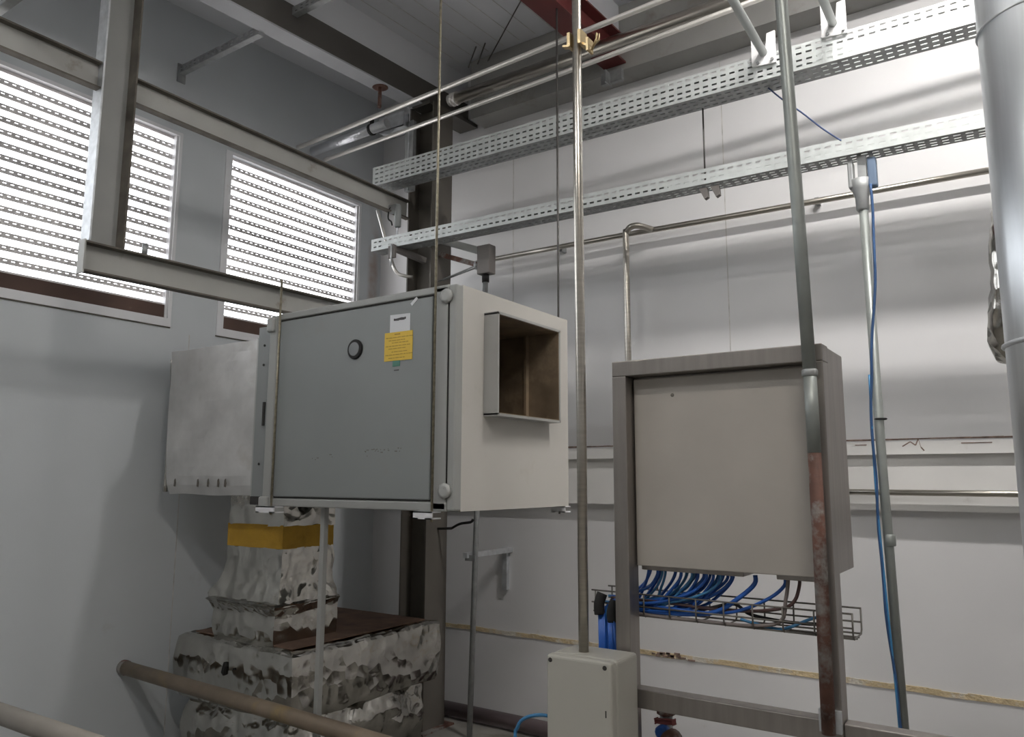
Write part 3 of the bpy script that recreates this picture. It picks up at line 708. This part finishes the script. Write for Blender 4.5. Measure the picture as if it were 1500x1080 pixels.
for xa, xb in ((-1.15, -.80), (-.70, -.565)): B(xa, xb, 2.47, 2.66, 1.398, 1.426, bev=.003).build('gland_plate', 'ss_frame', r)
q = MB(); q.lathe((-1.015, 2.4515, 1.985), [(.004, 0), (.008, .0008)], 10, 'y'); q.build('stain', 'column', r)

# pale conduit in front of the right leg
r = thing('pale_conduit', (-.546, 2.37, .95), 'pale vertical conduit in front of the control box leg with rust on its lower half', 'conduit')
MB().tube([(-.577, 2.372, cz(2.37)-.01), (-.574, 2.372, 3.22), (-.556, 2.372, 2.5), (-.547, 2.372, 2.02)], .0195, 16).build('upper_length', 'conduit_w', r)
MB().tube([(-.547, 2.372, 2.02), (-.546, 2.372, 1.78)], .0195, 16).build('sleeve', 'conduit_w', r)
MB().tube([(-.546, 2.372, 1.78), (-.545, 2.372, 1.5), (-.547, 2.372, 1.0)], .0192, 16).build('rusty_length', 'rust', r)
MB().lathe((-.547, 2.372, 2.005), [(.02, 0), (.023, .004), (.023, .018), (.02, .022)], 16).build('joint_ring', 'galv_d', r)
B(-.575, -.515, 2.385, 2.40, 1.0, 1.06).build('pipe_clip', 'galv', r)

# tall steel pole into the junction box
r = thing('tall_pole', (-1.28, 2.28, 1.145), 'tall slim steel pole rising from the cream junction box to the ceiling', 'pole')
MB().tube([(-1.277, 2.29, 1.14), (-1.277, 2.29, 1.9), (-1.28, 2.29, 2.67), (-1.282, 2.29, cz(2.29)-.01)], .0168, 20).build('pole_shaft', 'ss', r)
z = 3.28
for s_ in (-1, 1):
    q = MB(); q.box(-1.28+s_*.022-.006, -1.28+s_*.022+.006, 2.265, 2.315, z-.02, z+.035)
    q.beam((-1.28+s_*.02, 2.29, z-.01), (-1.28+s_*.055, 2.29, z-.035 if s_ > 0 else z+.0), .02, .008); q.build('clamp_jaw', 'brass', r)
MB().box(-1.232, -1.224, 2.27, 2.31, z-.055, z-.005).build('clamp_plate', 'brass', r)
MB().tube([(-1.22, 2.29, z-.05), (-1.20, 2.29, z-.012), (-1.20, 2.29, z+.01)], .004, 8).build('clamp_bolt', 'brass', r)
MB().tube([(-1.212, 2.29, z-.035), (-1.19, 2.29, z-.02), (-1.19, 2.29, z+.004)], .0035, 8).build('clamp_bolt', 'brass', r)

# junction box
r = thing('junction_box', (-1.245, 2.29, .80), 'cream plastic junction box at the foot of the tall steel pole', 'junction box')
B(-1.362, -1.13, 2.235, 2.385, .80, 1.146, bev=.012, seg=3).build('body', 'cream', r)
lid = B(-1.362, -1.13, 2.195, 2.234, .80, 1.146, bev=.010, seg=3).build('lid', 'cream', r)
for x, z in ((-1.347, 1.129), (-1.152, 1.129), (-1.347, .82), (-1.152, .82)):
    q = MB(); q.lathe((x, 2.192, z), [(.006, 0), (.008, .004)], 10, 'y'); q.build('lid_screw', 'dark', lid)
q = MB(); q.box(-1.151, -1.148, 2.193, 2.196, .985, 1.005); q.build('lid_mark', 'dark', lid)

# ------------------------------------------------------------------ wire basket + cables
r = thing('wire_basket', (-.9, 2.55, 1.235), 'wire mesh cable basket below the control box full of blue cables', 'cable tray')
q = MB(); w = .0028; x0, x1 = -1.355, -.49; ya, yb = 2.492, 2.62
for (y, z) in ((ya, 1.313), (ya, 1.272), (ya+.012, 1.240), (ya+.05, 1.235), (yb-.012, 1.240), (yb, 1.313), (yb, 1.272), (yb-.05, 1.235)):
    q.tube([(x0, y, z), (x1, y, z-.001)], w, 6)
q.build('long_wire', 'wire', r)
x = x0+.015; hoop = []
while x < x1-.03: hoop.append(x); x += .0925
hoop.append(x1-.002)
for x in hoop:
    MB().tube([(x, ya, 1.313), (x, ya, 1.25), (x, ya+.012, 1.238), (x, yb-.012, 1.238), (x, yb, 1.25), (x, yb, 1.313)], w, 6).build('cross_wire', 'wire', r)
for x in (-1.16, -.6): MB().tube([(x, yb, 1.315), (x, yb+.01, 1.42)], w, 6).build('hanging_wire', 'wire', r)
# blue cables: fall from the gland plates and run left along the basket
random.seed(21)
xs = []
for i in range(10): xs.append(-1.172+.0112*i+.003*random.random())
for i in range(21): xs.append(-1.045+.0092*i+.003*random.random())
def lay(x, r_, m, label, group, left=-1.30, ztray=None, fall=None, y=None, down=True):
    y = 2.50+.10*random.random() if y is None else y
    zt = 1.252+.04*random.random() if ztray is None else ztray
    run = (.045+.06*random.random()+.05*max(0, (x+1.05)/.17)) if fall is None else fall
    pts = [(x, y, 1.402), (x-.003, y, 1.375), (x-run*.35, y, 1.335), (x-run, y, zt+.02)]
    xx = x-run-.10; yy = y
    while xx > -1.20:
        pts.append((xx, min(2.61, max(2.502, yy+.015*(random.random()-.5))), zt+.012*(random.random()-.5))); xx -= .14
    e = random.random()
    if down:
        pts += [(-1.225, 2.53, zt+.005), (-1.255-.03*e, 2.50, zt-.005), (-1.268-.035*e, 2.487, zt-.06), (-1.265-.035*e, 2.485, 1.12), (-1.26-.03*e, 2.485, .9)]
    else:
        pts += [(-1.22, y, zt), (-1.235-.1*e, y, zt)]
    q = MB().tube(pts, r_, 7, 4)
    return tag(q.build('blue_cable' if m in ('blue', 'lblue') else 'cable', m), label, 'cable', group)
for i, x in enumerate(xs):
    light = (i % 4 == 3) or i in (6, 13, 16)
    lay(x, .0046 if light else .0052, 'lblue' if light else 'blue',
        'light blue cable in the row dropping from the control box into the wire basket' if light else 'dark blue cable in the packed row dropping from the control box into the wire basket',
        'light blue cables in the basket' if light else 'dark blue cables in the basket', down=(i % 3 != 0))
lay(-.775, .0075, 'blue', 'single thick blue cable curving alone from the middle gland of the control box', None, fall=.13, ztray=1.258, y=2.505)
lay(-.685, .0055, 'blue', 'dark blue cable from the right gland plate of the control box', None, fall=.14, ztray=1.27, y=2.51)
lay(-.672, .006, 'gcable', 'grey cable hanging from the right gland plate into the basket', None, fall=.03, ztray=1.248, y=2.50, down=False)
lay(-.640, .0055, 'bcable', 'brown cable hanging from the right gland plate into the basket', None, fall=.05, ztray=1.29, y=2.51, down=False)
q = MB().tube([(-.55, 2.53, 1.27), (-.68, 2.54, 1.262), (-.8, 2.53, 1.275), (-.86, 2.55, 1.30), (-.93, 2.53, 1.285), (-1.0, 2.55, 1.262)], .0055, 8, 5)
tag(q.build('loop_cable', 'black'), 'black cable looping along the right end of the wire basket', 'cable')
q = MB().tube([(-.57, 2.51, 1.30), (-.62, 2.52, 1.28), (-.70, 2.51, 1.245), (-.78, 2.52, 1.25), (-.83, 2.51, 1.262)], .0048, 8, 5)
tag(q.build('blue_cable', 'lblue'), 'light blue cable end lying in the right end of the wire basket', 'cable')
for n_, (x, y, z, h, lab) in enumerate(((-1.315, 2.475, 1.27, .035, 'left black foam sleeve round the blue cables at the basket end'), (-1.262, 2.47, 1.25, .035, 'right black foam sleeve round the thick blue cable bundle'))):
    q = MB().tube([(x, y, z-h), (x-.002, y, z), (x+.006, y+.01, z+h)], .019, 14, 3)
    tag(q.build('foam_sleeve', 'black'), lab, 'sleeve')
q = MB()
for i in range(4): q.tube([(-1.318+.006*i, 2.478, 1.24), (-1.316+.006*i, 2.478, 1.1), (-1.31+.006*i, 2.478, .9)], .0055, 7)
tag(q.build('cable_bundle', 'blue'), 'narrow bundle of blue cables left of the thick bundle above the junction box', 'cable bundle')
q = MB()
for i in range(8):
    a = i*PI/4; q.tube([(-1.262+.011*math.cos(a), 2.468+.010*math.sin(a), 1.22), (-1.256+.017*math.cos(a), 2.468+.012*math.sin(a), 1.13), (-1.25+.020*math.cos(a), 2.468+.012*math.sin(a), .9)], .007, 7)
tag(q.build('cable_bundle', 'blue'), 'thick bundle of blue cables dropping behind the junction box', 'cable bundle')
# thin blue hose left of the junction box
q = MB().tube([(-1.363, 2.30, .91), (-1.42, 2.29, .925), (-1.50, 2.30, .905), (-1.55, 2.31, .86), (-1.56, 2.31, .75), (-1.56, 2.31, .02)], .006, 8, 5)
tag(q.build('air_hose', 'lblue'), 'thin pale blue hose looping out of the left side of the junction box', 'hose')

# valve by the left leg
r = thing('ball_valve', (-1.10, 2.56, .80), 'small pipe valve with red and blue fittings beside the control stand leg', 'valve')
MB().tube([(-1.13, 2.60, .94), (-1.13, 2.60, .55)], .022, 14).build('valve_pipe', 'galv_d', r)
MB().lathe((-1.13, 2.60, .90), [(.022, 0), (.034, .008), (.034, .03), (.024, .036)], 8).build('union_nut', 'rust', r)
MB().beam((-1.155, 2.575, .885), (-1.085, 2.56, .895), .018, .014, .003).build('lever', 'red', r)
MB().lathe((-1.125, 2.555, .86), [(.016, -.02), (.022, -.015), (.022, .015), (.016, .02)], 12, 'y').build('blue_fitting', 'blue', r)
MB().lathe((-1.085, 2.54, .845), [(.018, -.03), (.032, -.025), (.032, .015), (.02, .02)], 14, 'y').build('round_cap', 'rust', r)

# ------------------------------------------------------------------ corner fittings near the column
r = thing('isolator_box', (-3.16, 4.30, 3.14), 'grey isolator box on a square arm from the column above the cabinet', 'electrical box')
B(-3.215, -3.105, 4.26, 4.34, 3.145, 3.355, bev=.006).build('housing', 'isol', r)
MB().beam((-3.592, 4.29, 3.475), (-3.21, 4.30, 3.325), .05, .05).build('square_arm', 'box_post', r)
MB().beam((-3.592, 4.30, 3.365), (-3.23, 4.30, 3.225), .04, .035).build('lower_arm', 'rust', r)
MB().lathe((-3.252, 4.30, 3.225), [(.03, 0), (.034, .004), (.034, .012), (.022, .016), (.022, .04)], 14, 'x').build('cable_gland', 'galv', r)
MB().tube([(-3.165, 4.30, 3.145), (-3.165, 4.30, 3.09)], .026, 16).build('sleeve', 'black', r)
MB().tube([(-3.165, 4.30, 3.09), (-3.17, 4.30, 2.95), (-3.225, 4.30, 1.45), (-3.268, 4.30, 0.0)], .019, 14).build('conduit', 'galv_d', r)
q = MB()
for y in (4.285, 4.325): q.tube([(-3.60, y, 3.15+(y-4.285)*.4), (-3.22, y, 3.225)], .006, 8)
tag(q.build('twin_tube', 'galv_d'), 'pair of thin tubes between column and grey isolator box', 'tube')
r = thing('angle_bracket', (-3.28, 4.55, .90), 'galvanized angle bracket holding the thin conduit off the back wall', 'bracket')
MB().box(-3.30, -3.265, 4.25, 4.80, 1.17, 1.205).build('arm', 'galv', r)
MB().box(-3.335, -3.295, 4.765, 4.80, .90, 1.205).build('wall_plate', 'galv', r)
MB().box(-3.30, -3.215, 4.272, 4.278, 1.15, 1.19).build('clip', 'galv_d', r)
q = MB().tube([(-3.45, 4.31, 1.36), (-3.36, 4.29, 1.395), (-3.26, 4.28, 1.41), (-3.24, 4.28, 1.43)], .009, 8, 4)
q.tube([(-3.6, 4.33, 1.35), (-3.45, 4.31, 1.36)], .009, 8)
tag(q.build('dark_cable', 'black'), 'dark cable between column and thin conduit just below the fan cabinet', 'cable')
q = MB().tube([(-4.05, 4.1, 3.74), (-3.95, 4.1, 3.47), (-3.87, 4.1, 3.27), (-3.84, 4.12, 3.215), (-3.80, 4.14, 3.195), (-3.77, 4.2, 3.195)], .013, 12, 4)
tag(q.build('bent_tube', 'ss_br'), 'shiny slanted tube with a bent lower end left of the column', 'tube')
r = thing('limit_switch', (-3.77, 3.99, 3.45), 'grey cylindrical sensor with cables hanging at the end of the upper beam', 'sensor')
MB().lathe((-3.745, 4.0, 3.52), [(.02, 0), (.025, .006), (.025, .16), (.018, .17)], 16).build('body', 'box_grey', r)
MB().box(-3.83, -3.755, 3.99, 4.02, 3.64, 3.70).build('mount', 'galv_d', r)
MB().tube([(-3.80, 4.0, 3.70), (-3.825, 3.99, 3.66), (-3.83, 3.99, 3.60), (-3.80, 3.99, 3.57), (-3.79, 3.99, 3.54)], .006, 8, 5).build('cable_loop', 'black', r)
MB().tube([(-3.745, 4.0, 3.52), (-3.745, 4.0, 3.46), (-3.74, 4.0, 3.42)], .005, 8, 3).build('cable', 'galv', r)
r = thing('tray_bracket', (-3.70, 4.02, 3.22), 'dark strut bracket carrying the lower tray end from the column', 'bracket')
MB().beam((-3.735, 3.93, 3.352), (-3.65, 4.20, 3.30), .04, .04).build('strut_arm', 'isol', r)
MB().box(-3.76, -3.70, 3.925, 3.945, 3.27, 3.36).build('clamp_jaw', 'isol', r)
MB().tube([(-3.725, 3.92, 3.37), (-3.725, 3.92, 3.21)], .006, 8).build('bolt', 'galv', r)
r = thing('tray_clip', (-3.56, 4.1, 3.42), 'small galvanized clips between column and lower perforated tray', 'clip')
MB().box(-3.62, -3.59, 4.02, 4.20, 3.40, 3.47).build('plate', 'galv', r)
MB().box(-3.56, -3.53, 4.06, 4.20, 3.40, 3.48).build('plate', 'galv', r)

# ------------------------------------------------------------------ low pipes
r = thing('rusty_pipe', (-3.6, 2.68, .53), 'brown rusty pipe leaving the left wall in front of the foil duct', 'pipe')
MB().tube([(WX+.0, 2.70, .568), (-3.295, 2.70, .541), (-1.6, 2.70, .50)], .040, 20).build('run', 'brownpipe', r)
MB().lathe((WX+.001, 2.70, .568), [(.043, 0), (.044, .002), (.044, .03), (.041, .034)], 20, 'x').build('wall_ring', 'rust', r)
r = thing('beige_rail', (-3.4, 1.6, .68), 'beige round rail at the bottom left corner in front of the left wall', 'rail')
MB().tube([(WX+.0, 1.6, .712), (-2.0, 1.6, .745)], .040, 20).build('run', 'beigepipe', r)
r = thing('floor_pipe', (-3.2, 4.6, .0), 'purple brown pipe along the foot of the back wall beside the column', 'pipe')
MB().tube([(-3.85, 4.6, .055), (-1.6, 4.6, .055)], .05, 18).build('run', 'purple', r)
q = MB(); q.box(-2.4, -1.58, 2.9, 3.3, .72, .80)
q.bm.free()
q = MB(); q.box(-2.62, -2.30, 4.28, 4.50, 0, .10, .008); q.box(-2.66, -2.26, 4.25, 4.53, .10, .125, .004)
tag(q.build('floor_plinth', 'column'), 'low dark plinth at the wall foot left of the junction box', 'plinth')

# ------------------------------------------------------------------ lights
def batten(x, y, ln, power, label, drop=0.0, col=(1, .965, .93)):
    z = cz(y)-drop
    r = thing('ceiling_light', (x, y, z-.1), label, 'ceiling light')
    MB().box(x-ln/2-.05, x+ln/2+.05, y-.07, y+.07, z-.055, z-.004)
    for q in ((-.4, .4) if drop else ()): MB().tube([(x+q, y, z-.01), (x+q, y, z+drop)], .005, 8).build('hanger', 'fix', r)
    MB().box(x-ln/2-.05, x+ln/2+.05, y-.07, y+.07, z-.055, z-.004).build('housing', 'fix', r)
    for q in (-.035, .035): MB().tube([(x-ln/2, y+q, z-.075), (x+ln/2, y+q, z-.075)], .014, 12).build('tube', 'tube', r)
    a = bpy.data.lights.new('batten_glow', 'AREA'); a.shape = 'RECTANGLE'; a.size = ln; a.size_y = .1; a.energy = power; a.color = col
    ao = bpy.data.objects.new('batten_glow', a); COL.objects.link(ao); ao.location = (x, y, z-.10); ao.parent = None
batten(.15, 3.08, 1.3, 88, 'fluorescent batten on the ceiling above the cable trays')
batten(-2.3, -.6, 1.3, 20, 'added fluorescent fill batten on the ceiling in the left part of the room', 0, (.93, .97, 1))  # unseen fill lamp added to brighten the cabinet front and left wall
batten(.6, .3, 1.3, 40, 'added fluorescent fill batten on the ceiling behind the control enclosure', 0, (1, .94, .86))  # unseen fill lamp added to light the cabinet front and the stand

w = bpy.data.worlds.new('World'); S.world = w; w.use_nodes = True
nt = w.node_tree; bg = nt.nodes['Background']
# overcast daylight: bright sky above, darker ground below the horizon
tc = nt.nodes.new('ShaderNodeTexCoord'); sx = nt.nodes.new('ShaderNodeSeparateXYZ'); rp = nt.nodes.new('ShaderNodeValToRGB')
mr = nt.nodes.new('ShaderNodeMapRange'); mr.inputs['From Min'].default_value = -1; mr.inputs['From Max'].default_value = 1
nt.links.new(tc.outputs['Generated'], sx.inputs[0]); nt.links.new(sx.outputs['Z'], mr.inputs['Value']); nt.links.new(mr.outputs[0], rp.inputs['Fac'])
rp.color_ramp.elements[0].position = .47; rp.color_ramp.elements[0].color = (.72, .71, .69, 1)
rp.color_ramp.elements[1].position = .53; rp.color_ramp.elements[1].color = (.93, .96, 1, 1)
nt.links.new(rp.outputs['Color'], bg.inputs['Color']); bg.inputs['Strength'].default_value = 4.2

# ------------------------------------------------------------------ camera
yaw, pitch, roll, F = map(math.radians, (-34.31345, 8.20422, .160307)), 0, 0, 1127.92
yaw, pitch, roll = (math.radians(v) for v in (-34.31345, 8.20422, .160307))
cy, sy, cp, sp = math.cos(yaw), math.sin(yaw), math.cos(pitch), math.sin(pitch)
fwd = Vector((sy*cp, cy*cp, sp)); rt = Vector((cy, -sy, 0)); up = rt.cross(fwd)
r_ = rt*math.cos(roll)+up*math.sin(roll); u_ = -rt*math.sin(roll)+up*math.cos(roll)
cam = bpy.data.cameras.new('camera'); co = bpy.data.objects.new('camera', cam); COL.objects.link(co)
mw = Matrix((r_, u_, -fwd)).transposed().to_4x4(); mw.translation = Vector((0, 0, 1.7)); co.matrix_world = mw
cam.sensor_width = 36; cam.lens = F*36/1500; cam.clip_start = .05; cam.clip_end = 100
S.camera = co
vs = S.view_settings; vs.view_transform = 'Standard'; vs.look = 'None'; vs.gamma = 1; vs.use_curve_mapping = False; vs.exposure = 0.15
